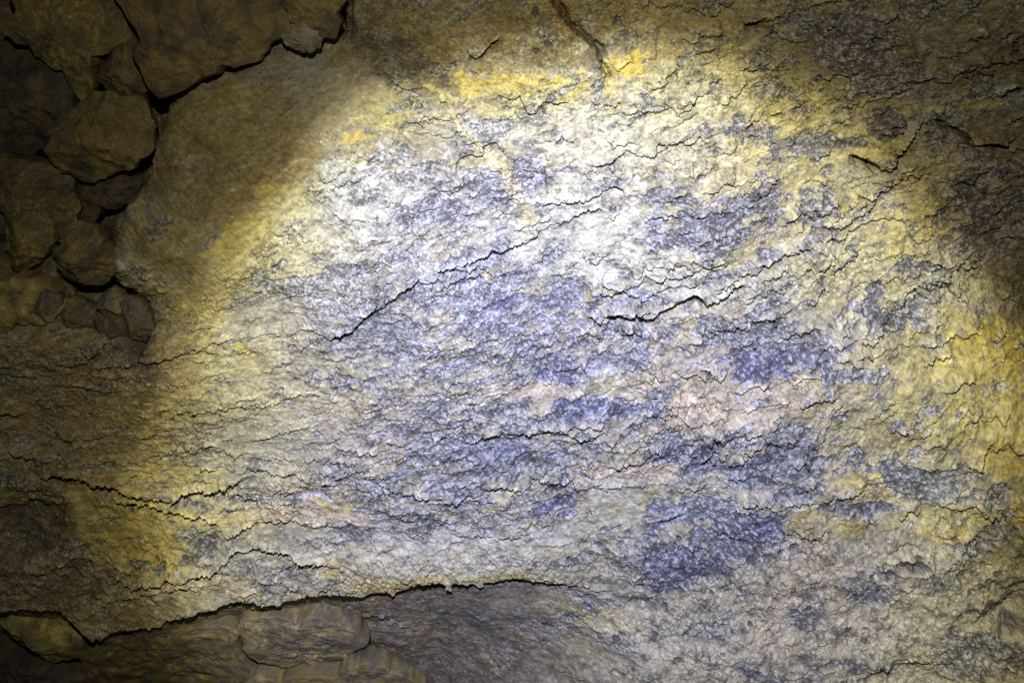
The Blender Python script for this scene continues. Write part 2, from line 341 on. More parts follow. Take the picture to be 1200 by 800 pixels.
# gap between the two foot blocks, the hollow at the right end, the heart-shaped pit, round pits
dk = np.hypot((wx - 1192) / 46, (wy - 716) / 42) + .35 * fbm(X / 26, Y / 26, 3, 77); H -= .09 * (1 - sst(.0, 1.05, dk))
dk = np.hypot((wx - 1060) / 95, (wy - 800) / 22) + .4 * fbm(X / 26, Y / 18, 3, 78); H -= .045 * (1 - sst(.2, 1.0, dk))
nbz = fbm(X / 7, Y / 7, 2, 301)
RPITS = [(rng.uniform(720,1190), rng.uniform(620,790), rng.uniform(2.5,6.5), rng.uniform(2,4.5), rng.uniform(.006,.016)) for _ in range(70)]
def pit(cx, cy, rx, ry, d):
    global H
    r = np.hypot((X + .5 * (wx - X) - cx) / rx, (Y + .5 * (wy - Y) - cy) / ry) + .25 * nbz; H = H - d * (1 - sst(.45, 1.0, r)) + .18 * d * np.exp(-((r - 1.15) / .2) ** 2)
for p in [(1062,666,11,8,.024),(1079,666,12,8,.024),(1071,670,12,6,.014),(1064,646,17,9,.010),(1150,632,22,14,.010),(1125,672,12,10,.010),(932,645,7,7,.016),(959,640,6,6,.012),(951,628,4,4,.012),
          (1021,617,5,4,.016),(1107,637,6,5,.016),(988,620,6,4,.012),(752,700,8,4,.02),(758,722,5,4,.014),(185,652,3,3,.010),(193,656,4,3,.010),(630,565,0.1,.1,0),
          (627,10,4,4,.008),(627,16,6,4,.01),(641,50,5,4,.008),(627,58,5,4,.008),(641,72,5,4,.008),(602,62,4,2,.008),(650,60,4,3,.006),(610,98,4,2.5,.008),(80,674,8,5,.012),
          *RPITS,(952,726,9,7,.010),(690,306,3,4,.010)]: pit(*p)
# raised rope of calcite running down to the ledges
VEIN = [(494,98),(512,106),(525,118),(530,130),(538,146),(552,158),(562,168),(575,182),(586,192),(596,206),(606,222),(612,240),(622,254)]
vd = segdist(VEIN, X + 5 * fbm(X / 12, Y / 12, 2, 131), Y + 4 * fbm(X / 12, Y / 12, 2, 133)) / (3.5 + 5.5 * sst(120, 220, Y))
VEINM = np.exp(-vd ** 2)
H += .010 * VEINM * (1 + .5 * fbm(X / 5, Y / 5, 2, 135))
# knee of the niche
H -= .020 * (1 - sst(-4, 3, wx - 641 - .05 * (wy - 200))) * sst(596, 632, wx) * sst(168, 190, wy) * (1 - sst(212, 236, wy))
# dark rounded hollow low on the left
dk = np.hypot((wx - 25) / 58, (wy - 622) / 46); H -= .05 * (1 - sst(.3, 1.0, dk)); H += .016 * np.exp(-((dk - 1.12) / .16) ** 2)

# ------------------------------------------------------------------ base colours of the rock
PAL = dict(tan=(.44,.40,.275), cream=(.54,.515,.40), white=(.54,.54,.54), ochre=(.45,.388,.15), amber=(.54,.42,.09), brown=(.265,.208,.112), umber=(.16,.125,.075),
           blue=(.118,.122,.205), slate=(.165,.170,.180), lav=(.37,.365,.405), char=(.065,.062,.078), pink=(.54,.43,.31), rust=(.22,.115,.035), olive=(.20,.165,.06),
           grey=(.30,.29,.28), plum=(.14,.13,.16))
PALN = {k: np.array(v, np.float32) for k, v in PAL.items()}
C = np.empty(X.shape + (3,), np.float32)
n0 = fbm(Q / 60, P / 34, 5, 141)
C[:] = PALN['tan']
def lay(mask, col):
    global C
    c = PALN[col] if isinstance(col, str) else np.array(col, np.float32)
    C += (c - C) * np.clip(mask, 0, 1)[..., None]
na = fbm(Q / 30, P / 17, 5, 151, .62); nb = fbm(Q / 13, P / 7, 4, 161, .65); nc = fbm(X / 46, Y / 40, 5, 171, .6); nf = fbm(Q / 5.5, P / 3.4, 3, 181, .7)
lay(.7 * sst(.0, .35, n0), 'grey'); lay(.5 * sst(.05, .4, -n0), 'ochre'); lay(.35 * sst(.1, .5, nc), 'pink')
COOL = ('blue', 'slate', 'lav', 'plum')
CC = np.empty_like(C); CC[:] = PALN['slate']; EX = np.full(X.shape, .10, np.float32)
BX = X + 16 * fbm(X / 40, Y / 40, 4, 191, .6); BY = Y + 13 * fbm(X / 40, Y / 40, 4, 195, .6)
def blob(cx, cy, rx, ry, col, k=.85, ang=0, edge=.2):
    """one stain: an irregular patch, broken up by the grain of the layers"""
    x0, x1 = np.searchsorted(XA, [cx - 2.2 * max(rx, ry), cx + 2.2 * max(rx, ry)]); y0, y1 = np.searchsorted(YA, [cy - 2.2 * max(rx, ry), cy + 2.2 * max(rx, ry)])
    if x1 - x0 < 2 or y1 - y0 < 2: return
    sl = (slice(y0, y1), slice(x0, x1)); a = math.radians(ang); ca, sa = math.cos(a), math.sin(a)
    dx = BX[sl] - cx; dy = BY[sl] - cy
    r = np.hypot((dx * ca - dy * sa) / rx, (dx * sa + dy * ca) / ry)
    g = .60 * na[sl] + .35 * nb[sl]
    c = PALN[col]
    if col in COOL:
        m = sst(.35, -.45, r - 1 - g) * k; CC[sl] += (c - CC[sl]) * np.clip(m * 1.15, 0, 1)[..., None]
        EX[sl] = np.maximum(EX[sl], 1.0 * k * (1 - sst(.55, 1.35, r)))
    else:
        m = sst(-edge * .5, edge * .5, 1 - r + g + .40 * (ib[sl] - .5) + .30 * (ia[sl] - .5)) * k
        C[sl] += (c - C[sl]) * m[..., None]
        EX[sl] *= 1 - .55 * k * (1 - sst(.5, 1.2, r))
BL = [
 # lower layers first: the large tones
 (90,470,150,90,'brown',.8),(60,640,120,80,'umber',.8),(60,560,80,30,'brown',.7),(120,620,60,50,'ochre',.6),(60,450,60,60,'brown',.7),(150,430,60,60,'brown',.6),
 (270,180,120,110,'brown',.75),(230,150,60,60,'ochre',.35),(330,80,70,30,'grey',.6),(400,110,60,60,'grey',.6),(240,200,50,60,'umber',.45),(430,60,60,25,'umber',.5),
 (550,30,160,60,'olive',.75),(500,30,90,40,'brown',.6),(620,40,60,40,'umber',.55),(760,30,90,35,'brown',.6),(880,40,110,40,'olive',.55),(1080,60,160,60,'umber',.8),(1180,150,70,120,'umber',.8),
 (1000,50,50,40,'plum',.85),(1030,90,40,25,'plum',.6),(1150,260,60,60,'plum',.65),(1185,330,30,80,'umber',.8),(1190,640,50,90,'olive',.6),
 (860,110,110,45,'ochre',.45),(940,190,110,70,'tan',.6),(1080,230,110,60,'tan',.5),
 (840,200,140,70,'ochre',.42),(960,260,110,70,'ochre',.38),(270,420,80,120,'ochre',.2),(1040,480,110,80,'ochre',.30),(1000,650,160,80,'ochre',.22),(330,300,80,60,'ochre',.35),
 # lit heart of the wall: pale crust, blue-grey rock where the crust is gone
 (600,340,200,100,'lav',.42),(640,250,120,60,'white',.5),(480,250,140,50,'white',.5),(440,330,110,60,'lav',.45),(520,430,140,60,'lav',.4),(560,520,170,60,'slate',.45),(480,580,140,50,'slate',.4),
 (560,600,130,35,'blue',.35),(720,390,90,60,'lav',.4),(900,540,120,50,'slate',.5),(330,390,90,60,'grey',.6),(300,460,110,60,'tan',.6),(340,520,120,40,'grey',.5),
 (430,240,90,50,'white',.55),(370,290,80,35,'cream',.55),(300,300,60,40,'ochre',.4),(330,330,40,25,'slate',.35),(260,420,50,25,'ochre',.35),
 (690,180,60,80,'cream',.75),(760,140,90,60,'cream',.65),(610,235,50,35,'cream',.65),(680,285,80,40,'cream',.75),(560,270,70,22,'cream',.6),(510,275,60,15,'tan',.4),(770,300,60,30,'cream',.65),
 (810,410,60,70,'pink',.45),(880,330,90,28,'cream',.55),(760,500,60,30,'pink',.4),(830,480,70,30,'pink',.5),(930,470,70,25,'tan',.5),(350,270,50,25,'cream',.5),
 (460,420,60,14,'cream',.3),(430,455,60,20,'tan',.5),(430,520,50,25,'pink',.35),
 (720,420,60,60,'pink',.25),(900,470,90,30,'pink',.45),(640,455,60,12,'pink',.5),(700,560,70,20,'pink',.4),(960,360,80,40,'cream',.4),(1000,330,90,40,'ochre',.45),(1080,420,70,50,'ochre',.5),(1000,500,90,40,'ochre',.35),(900,300,80,24,'ochre',.4),(820,330,70,16,'cream',.5),(450,460,60,20,'pink',.35),(370,480,60,30,'tan',.4),(930,650,60,30,'pink',.35),(1040,640,60,30,'cream',.4),(860,720,90,40,'pink',.3),
 # blue-grey stains
 (620,375,60,45,'blue',.45),(540,345,40,35,'lav',.6),(580,300,40,20,'lav',.6),(650,425,34,26,'blue',.75),(655,400,20,25,'blue',.5),(600,410,50,22,'slate',.55),(560,430,60,18,'slate',.4),
 (590,350,16,10,'blue',.55),(675,340,30,30,'blue',.40),(690,475,60,20,'blue',.7),(740,480,40,16,'blue',.65),(620,450,50,12,'pink',.45),(580,515,90,30,'blue',.55),(520,510,60,25,'plum',.35),(530,480,70,20,'slate',.5),
 (440,385,40,26,'slate',.85),(430,405,26,20,'char',.4),(470,365,40,16,'slate',.5),(480,430,30,14,'slate',.5),(390,360,50,20,'lav',.4),(400,440,60,20,'slate',.35),
 (590,218,46,24,'lav',.85),(622,200,17,24,'lav',.9),(460,200,40,30,'lav',.5),(500,180,50,25,'grey',.4),(390,212,30,30,'white',.7),(430,215,26,20,'lav',.6),(500,245,60,16,'lav',.6),(545,215,40,20,'slate',.4),
 (570,150,36,20,'lav',.6),(520,165,50,16,'grey',.5),(470,160,50,22,'brown',.35),
 (830,265,44,30,'slate',.75),(800,225,40,12,'slate',.4),(870,230,34,20,'slate',.55),(900,260,30,20,'slate',.5),(760,270,25,20,'lav',.5),(730,335,20,8,'ochre',.35),
 (860,385,50,26,'slate',.6),(905,415,62,22,'blue',.85),(880,432,30,12,'blue',.8),(940,400,50,20,'slate',.55),(1010,375,50,20,'slate',.4),(1000,435,40,12,'slate',.5),(1010,360,24,12,'slate',.7),(1022,336,10,10,'plum',.8),
 (870,545,80,32,'blue',.5),(820,530,46,26,'blue',.55),(930,560,40,30,'slate',.6),(780,535,30,14,'blue',.5),(1000,560,40,20,'ochre',.5),(790,515,30,10,'lav',.5),
 (800,665,62,26,'blue',.88),(780,690,44,16,'blue',.8),(880,630,56,34,'blue',.82),(845,640,40,20,'plum',.6),(900,655,44,20,'plum',.55),(790,605,34,18,'blue',.75),(770,620,20,16,'blue',.6),(840,600,40,20,'slate',.5),(630,670,20,14,'plum',.7),(650,600,34,20,'blue',.6),
 (560,620,70,16,'slate',.5),(470,600,50,30,'slate',.55),(420,630,30,16,'slate',.6),(520,575,80,14,'lav',.4),(600,590,60,12,'pink',.35),(700,560,60,16,'pink',.35),
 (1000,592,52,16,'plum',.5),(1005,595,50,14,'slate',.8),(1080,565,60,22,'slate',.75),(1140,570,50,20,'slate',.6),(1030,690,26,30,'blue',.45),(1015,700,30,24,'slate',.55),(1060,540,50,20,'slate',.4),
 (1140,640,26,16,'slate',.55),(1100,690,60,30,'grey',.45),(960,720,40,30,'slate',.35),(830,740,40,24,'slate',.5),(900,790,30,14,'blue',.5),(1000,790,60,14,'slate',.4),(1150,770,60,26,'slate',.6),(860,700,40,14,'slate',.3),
 (720,640,40,30,'tan',.5),(740,700,50,30,'grey',.5),(650,740,50,16,'ochre',.5),(720,750,40,16,'ochre',.6),(650,760,30,12,'slate',.6),(700,720,34,14,'slate',.5),
 # ochre and amber; along the beam rim they also paint its yellow glow
 (735,76,30,17,'amber',.95),(715,100,16,30,'ochre',.6),(600,98,90,12,'amber',.75),(600,115,90,14,'ochre',.55),(640,104,46,12,'ochre',.6),(460,130,30,20,'ochre',.45),(412,162,20,11,'amber',.7),(440,140,30,12,'ochre',.5),
 (335,235,40,22,'ochre',.65),(345,250,40,22,'cream',.45),(300,265,30,18,'ochre',.55),(245,365,26,32,'ochre',.65),(238,395,20,14,'amber',.45),(190,478,15,24,'ochre',.6),(180,520,20,22,'ochre',.7),(285,405,8,8,'amber',.8),(205,560,60,14,'ochre',.7),
 (172,640,46,36,'amber',.85),(190,620,60,30,'ochre',.6),(140,620,40,50,'ochre',.5),(225,600,40,14,'ochre',.6),(228,628,24,10,'umber',.4),(243,636,12,12,'plum',.9),(215,590,20,9,'plum',.65),(250,580,50,9,'tan',.4),(300,580,50,10,'slate',.5),  # amber on the left ledge also paints the glow of the beam rim
 (300,605,60,14,'pink',.55),(270,612,40,8,'ochre',.5),(385,600,34,26,'pink',.8),(390,592,20,12,'ochre',.6),(375,580,30,8,'lav',.6),(380,640,16,26,'cream',.6),(300,640,60,16,'grey',.5),(310,670,60,24,'grey',.5),(350,680,26,16,'slate',.4),(280,680,50,10,'pink',.4),
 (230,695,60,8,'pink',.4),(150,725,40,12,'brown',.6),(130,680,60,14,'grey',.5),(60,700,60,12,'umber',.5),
 (470,675,90,22,'cream',.8),(460,692,80,12,'amber',.75),(400,672,20,14,'amber',.55),(560,675,60,14,'cream',.55),(580,690,50,7,'ochre',.6),(445,680,20,10,'rust',.12),(680,690,20,10,'rust',.3),
 (560,640,90,12,'white',.4),(680,620,50,26,'cream',.35),(720,580,36,20,'cream',.5),(770,570,30,20,'pink',.4),
 (960,300,70,24,'cream',.6),(975,312,46,14,'ochre',.6),(1050,290,50,20,'ochre',.5),(1052,308,10,6,'amber',.8),(1010,320,60,20,'tan',.5),(1080,250,40,24,'ochre',.45),(1090,270,20,16,'amber',.4),
 (1110,380,60,24,'ochre',.7),(1155,420,50,40,'amber',.8),(1160,480,50,40,'amber',.65),(1100,460,60,40,'ochre',.45),(1060,500,70,30,'ochre',.35),(1170,530,50,20,'amber',.6),(1080,610,60,16,'ochre',.5),(1020,570,36,18,'amber',.5),(1050,580,30,12,'ochre',.6),
 (970,625,44,26,'ochre',.6),(985,600,30,10,'ochre',.4),(1000,620,20,12,'amber',.5),(940,620,20,16,'rust',.4),(1110,625,30,10,'amber',.5),(1170,600,40,10,'amber',.5),(1080,720,60,26,'ochre',.5),(1030,740,70,16,'cream',.35),(1150,680,12,30,'ochre',.35),(1070,775,40,9,'amber',.5),(960,780,70,12,'umber',.7),
 (830,640,30,14,'pink',.3),(960,680,80,50,'tan',.35),(930,700,60,26,'pink',.25),(820,755,20,10,'rust',.35),(815,622,20,7,'amber',.4),
 (940,140,60,40,'ochre',.45),(960,200,30,12,'ochre',.5),(1020,170,40,16,'ochre',.55),(1060,130,30,16,'ochre',.4),(1035,140,20,22,'plum',.9),(1140,118,34,10,'ochre',.6),(1085,155,26,18,'grey',.6),(1080,115,20,14,'grey',.4),(985,135,8,14,'white',.6),(995,108,8,6,'white',.5),(985,225,14,20,'ochre',.5),(1060,205,20,8,'amber',.4),
 (950,170,20,12,'slate',.6),(1003,168,10,6,'plum',.7),(905,148,10,6,'slate',.5),(1010,205,40,16,'grey',.5),(895,35,12,14,'rust',.7),(1150,165,16,16,'rust',.35),
 # dark seam, rust run, overhead, painted shadows
 (470,78,34,22,'char',.75),(445,52,40,10,'char',.7),(500,96,24,18,'char',.6),(525,104,12,10,'char',.5),(656,12,9,22,'rust',.75),(672,38,12,12,'rust',.6),(697,60,9,26,'char',.5),(701,108,9,22,'slate',.5),(685,70,12,12,'umber',.6),  # char and slate down the block's right edge paint its shadow
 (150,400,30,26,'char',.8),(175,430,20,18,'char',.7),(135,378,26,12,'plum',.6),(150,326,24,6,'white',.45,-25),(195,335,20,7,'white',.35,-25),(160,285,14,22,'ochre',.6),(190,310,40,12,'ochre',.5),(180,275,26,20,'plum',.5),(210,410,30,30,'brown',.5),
 (30,625,44,36,'char',.6),(20,590,60,8,'ochre',.5),(1188,718,34,36,'char',.9),(1165,700,20,14,'olive',.5),  # char at the far right paints the shade of the corner hollow
]
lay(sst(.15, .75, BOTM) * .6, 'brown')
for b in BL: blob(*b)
# crust left standing on the bare rock: torn plates, thickest at their lower edges
nL = fbm(Q / 48, P / 21, 6, 401, .58); nS = fbm(Q / 15, P / 7.5, 4, 411, .6)
up_ = sst(800, 900, X) * (1 - sst(260, 340, Y)); EX = np.clip(EX + .5 * up_ * sst(-.1, .35, fbm(X / 60, Y / 42, 4, 405, .6)), 0, 1)
CC += (PALN['plum'] - CC) * (.6 * up_)[..., None]
md = (1 - SLABM) * (1 - GAPM) * smooth_bot; EX = np.clip(EX + .07 * md + .30 * md * sst(.05, .4, fbm(Q / 90, P / 50, 3, 407)), 0, 1)
cf = .50 - EX + .80 * nL + .85 * nS + .16 * (ib - .5) + .22 * (ia - .5)
CRUST = sst(-.035, .035, cf)
H += CRUST * (.25 + .75 * flk) * (.0036 + .0095 * np.exp(-np.clip(cf, 0, 3) / .14))
SPOT = sst(.0, .05, .78 - EX * .6 - .95 * fbm(Q / 9, P / 5, 3, 421, .6) * 1.6 - .5)      # small chips still clinging
H += (1 - CRUST) * SPOT * .002 * flk
CC *= (1 + .55 * nb + .55 * na)[..., None]; CC += (np.array((.43,.42,.44), np.float32) - CC) * (.55 * SPOT)[..., None]
exs = EX * .9 + .25 * na
lay(.50 * sst(.2, .8, exs), (.45,.41,.39))                     # thin crust over the blue rock is greyed by it
soft = sst(.55, -.35, cf - .12 * nb)                             # stain soaking into the crust
FACT = np.clip(.50 * CRUST + .50 * (1 - soft), 0, 1)
C = CC + (C - CC) * FACT[..., None]

# the recess under the ledge is a smooth grey-purple face with brown towards its ends
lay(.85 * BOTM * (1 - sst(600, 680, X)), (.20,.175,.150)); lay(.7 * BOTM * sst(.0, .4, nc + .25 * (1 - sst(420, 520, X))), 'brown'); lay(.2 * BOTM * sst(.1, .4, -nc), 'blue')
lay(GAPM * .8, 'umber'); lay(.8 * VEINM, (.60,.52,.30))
# crust plates are paler and warmer than the rock they have come off
lay(.22 * sst(.55, 1.1, CR) * flk, (.60,.57,.49)); C *= (1 + .55 * LIP)[..., None]      # ledge lips are paler
# mottle
ng = fbm(Q / 2.6, P / 1.9, 2, 431)
gm = (.45 + .55 * (1 - CRUST) + .35 * popc) * (1 - .4 * SLABM)
C *= np.clip(1 + .55 * nb + .35 * na + gm * (.85 * nf + .8 * ng), .35, 1.8)[..., None]
C *= (1 + flk * (.22 * (ib - .5) + .16 * (ia - .5)) + .24 * (ic - .5))[..., None]
w3, i3 = worley(X / 4.2 + nf, Y / 3.1 + nb, 21)
C *= (.84 + .32 * i3)[..., None]
fl = fbm(Q / 4.2, P / 2.6, 2, 441); lay(.55 * gm * sst(.20, .36, fl + .5 * nb + .3 * na) * (1 - .6 * SLABM), (.62,.61,.60)); lay(.80 * gm * sst(.16, .34, -fl - .25 * nf - .55 * na), (.085,.080,.085))  # pale and dark flecks paint tiny glints and shadows into the colour
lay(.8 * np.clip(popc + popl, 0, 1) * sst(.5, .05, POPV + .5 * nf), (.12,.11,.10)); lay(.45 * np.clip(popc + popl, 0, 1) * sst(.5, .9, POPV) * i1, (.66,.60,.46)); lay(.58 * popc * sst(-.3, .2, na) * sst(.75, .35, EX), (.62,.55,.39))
pe = np.clip(-bot, 0, 200)
lay(.72 * popl * sst(-.35, .1, nb + .3 * na), (.66,.61,.48)); lay(.75 * sst(.25, .7, popl) * np.exp(-(pe / 13) ** 2) * sst(-.3, .1, nb), (.52,.40,.12))
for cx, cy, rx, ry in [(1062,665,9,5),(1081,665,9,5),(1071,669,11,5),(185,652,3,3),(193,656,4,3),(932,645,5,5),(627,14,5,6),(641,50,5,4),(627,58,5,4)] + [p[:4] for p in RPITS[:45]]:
    lay(.8 * (1 - sst(.6, 1.15, np.hypot((X - cx) / rx, (Y - cy) / ry) + .3 * nbz)), 'char')  # pit floors painted darker to deepen their shade
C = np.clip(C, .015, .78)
GRAIN = np.clip((.12 + .55 * (RM - .22) + .35 * (1 - CRUST)) * (1 - .45 * SLABM) * (1 - .2 * BOTM), .10, 1.0)
GRAIN *= 1 - .6 * (1 - sst(380, 440, X)) * sst(585, 620, Y) * (1 - BOTM)
GRAIN = np.clip(GRAIN + .4 * popc, .1, 1.15)

# ------------------------------------------------------------------ material
def rock_material(name, source, bump=1.0):
    m = bpy.data.materials.new(name); m.use_nodes = True; t = m.node_tree; n = t.nodes; l = t.links
    b = n['Principled BSDF']; b.inputs['Roughness'].default_value = .78; b.inputs['Specular IOR Level'].default_value = .28
    if source == 'attr':
        a = n.new('ShaderNodeAttribute'); a.attribute_name = 'Col'; col = a.outputs['Color']
    else:
        a = n.new('ShaderNodeObjectInfo'); col = a.outputs['Color']
    geo = n.new('ShaderNodeNewGeometry')
    nz = n.new('ShaderNodeTexNoise'); nz.inputs['Scale'].default_value = 150; nz.inputs['Detail'].default_value = 5; nz.inputs['Roughness'].default_value = .68
    l.new(geo.outputs['Position'], nz.inputs['Vector'])
    mr = n.new('ShaderNodeMapRange'); mr.inputs[1].default_value = .36; mr.inputs[2].default_value = .64; mr.inputs[3].default_value = .55; mr.inputs[4].default_value = 1.45
    l.new(nz.outputs['Fac'], mr.inputs[0])
    gx = n.new('ShaderNodeMix'); gx.data_type = 'FLOAT'; gx.inputs[2].default_value = 1.0; l.new(mr.outputs[0], gx.inputs[3])
    if source == 'attr': l.new(a.outputs['Alpha'], gx.inputs[0])
    else: gx.inputs[0].default_value = .5
    mx = n.new('ShaderNodeVectorMath'); mx.operation = 'SCALE'; l.new(col, mx.inputs[0]); l.new(gx.outputs[0], mx.inputs['Scale'])
    l.new(mx.outputs[0], b.inputs['Base Color'])
    n2 = n.new('ShaderNodeTexNoise'); n2.inputs['Scale'].default_value = 230; n2.inputs['Detail'].default_value = 4; n2.inputs['Roughness'].default_value = .65
    l.new(geo.outputs['Position'], n2.inputs['Vector'])
    bp = n.new('ShaderNodeBump'); bp.inputs['Strength'].default_value = .75 * bump; bp.inputs['Distance'].default_value = .0027
    if source == 'attr': l.new(a.outputs['Alpha'], bp.inputs['Strength'])
    l.new(n2.outputs['Fac'], bp.inputs['Height']); l.new(bp.outputs[0], b.inputs['Normal'])
    rr = n.new('ShaderNodeMapRange'); rr.inputs[3].default_value = .62; rr.inputs[4].default_value = .92; l.new(nz.outputs['Fac'], rr.inputs[0]); 
    vg = n.new('ShaderNodeTexVoronoi'); vg.inputs['Scale'].default_value = 210; l.new(geo.outputs['Position'], vg.inputs['Vector'])
    sc = n.new('ShaderNodeSeparateColor'); l.new(vg.outputs['Color'], sc.inputs[0])
    gt = n.new('ShaderNodeMath'); gt.operation = 'GREATER_THAN'; gt.inputs[1].default_value = .93; l.new(sc.outputs[0], gt.inputs[0])     # sparse crystal faces
    rm = n.new('ShaderNodeMix'); rm.data_type = 'FLOAT'; l.new(gt.outputs[0], rm.inputs[0]); l.new(rr.outputs[0], rm.inputs[2]); rm.inputs[3].default_value = .28
    l.new(rm.outputs[0], b.inputs['Roughness'])
    return m
M_ROCK = rock_material('cave_rock', 'attr'); M_FLAKE = rock_material('rock_flake', 'info')

# ------------------------------------------------------------------ wall meshes
_q = math.sqrt(1 + TILT * TILT); NPL = np.array([0, -1 / _q, -TILT / _q])      # normal of the wall plane, towards the viewer
px_, py_, pz_, _k = on_wall(X.astype(np.float64), Y.astype(np.float64))
V3 = np.stack([px_, py_, pz_], -1) + H[..., None] * NPL
gu = np.gradient(V3, axis=1); gv = np.gradient(V3, axis=0)
NR = np.cross(gu, gv); NR /= np.linalg.norm(NR, axis=-1, keepdims=True) + 1e-12
if NR[..., 1].mean() > 0: NR = -NR

def mesh_from(name, v, f, nrm=None, col=None, mat=None, grain=None):
    me = bpy.data.meshes.new(name); k = f.shape[1]
    me.vertices.add(len(v)); me.vertices.foreach_set('co', v.astype(np.float32).ravel())
    me.loops.add(f.size); me.loops.foreach_set('vertex_index', f.astype(np.int32).ravel())
    me.polygons.add(len(f)); me.polygons.foreach_set('loop_start', np.arange(0, f.size, k, dtype=np.int32))
    me.polygons.foreach_set('use_smooth', np.ones(len(f), bool))
    me.update(calc_edges=True)
    if col is not None:
        a = me.color_attributes.new('Col', 'FLOAT_COLOR', 'POINT'); a.data.foreach_set('color', np.concatenate([col, np.full((len(col), 1), .55) if grain is None else grain[:, None]], 1).astype(np.float32).ravel())
    if nrm is not None: me.normals_split_custom_set_from_vertices(nrm.tolist())
    if mat: me.materials.append(mat)
    return me

def link(name, data, parent=None, **props):
    o = bpy.data.objects.new(name, data); COL.objects.link(o); o.parent = parent
    for k, v in props.items(): o[k] = v
    return o

ny, nx = X.shape
ii = np.arange(ny * nx).reshape(ny, nx)
F = np.stack([ii[:-1, :-1], ii[1:, :-1], ii[1:, 1:], ii[:-1, 1:]], -1).reshape(-1, 4)
fcx = (wx[:-1, :-1]).ravel(); fcy = (wy[:-1, :-1]).ravel()
reg = np.zeros(len(F), np.int8)
botf = (bot[:-1, :-1].ravel() > 0)
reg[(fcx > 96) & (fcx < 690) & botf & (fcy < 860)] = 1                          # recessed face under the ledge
cy_ = lambda pts: np.interp(fcx, [p[0] for p in pts], [p[1] for p in pts])
LC = [(60,700),(101,733),(136,676),(155,686),(172,680),(199,676),(236,669),(267,656),(277,645),(304,641),(338,650),(371,664),(400,668),(420,652),(640,650),(680,690)]
reg[(fcx > 101) & (fcx < 668) & (~botf) & (fcy > cy_(LC))] = 2                   # the long drip ledge
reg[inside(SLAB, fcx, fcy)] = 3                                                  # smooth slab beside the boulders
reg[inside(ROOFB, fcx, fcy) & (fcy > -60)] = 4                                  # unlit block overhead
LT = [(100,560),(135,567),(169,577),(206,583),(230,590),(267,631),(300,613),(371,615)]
reg[(fcx > 100) & (fcx < 371) & (reg == 0) & (fcy > cy_(LT)) & (fcy < cy_(LC)) & (~botf)] = 5   # yellow ledge: stain plus painted beam glow
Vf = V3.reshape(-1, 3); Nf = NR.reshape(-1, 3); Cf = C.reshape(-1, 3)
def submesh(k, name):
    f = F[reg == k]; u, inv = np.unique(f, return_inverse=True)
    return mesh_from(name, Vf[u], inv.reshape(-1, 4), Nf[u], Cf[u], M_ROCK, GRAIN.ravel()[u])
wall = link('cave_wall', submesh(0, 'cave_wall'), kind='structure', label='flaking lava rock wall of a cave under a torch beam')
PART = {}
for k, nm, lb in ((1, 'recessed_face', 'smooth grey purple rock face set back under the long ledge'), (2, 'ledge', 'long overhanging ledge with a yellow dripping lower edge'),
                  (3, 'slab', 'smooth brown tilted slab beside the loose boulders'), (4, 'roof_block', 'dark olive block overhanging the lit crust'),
                  (5, 'yellow_ledge', 'yellow stained ledge, beam glow painted in, with a broken lower lip')):
    PART[nm] = link(nm, submesh(k, nm), wall, label=lb)

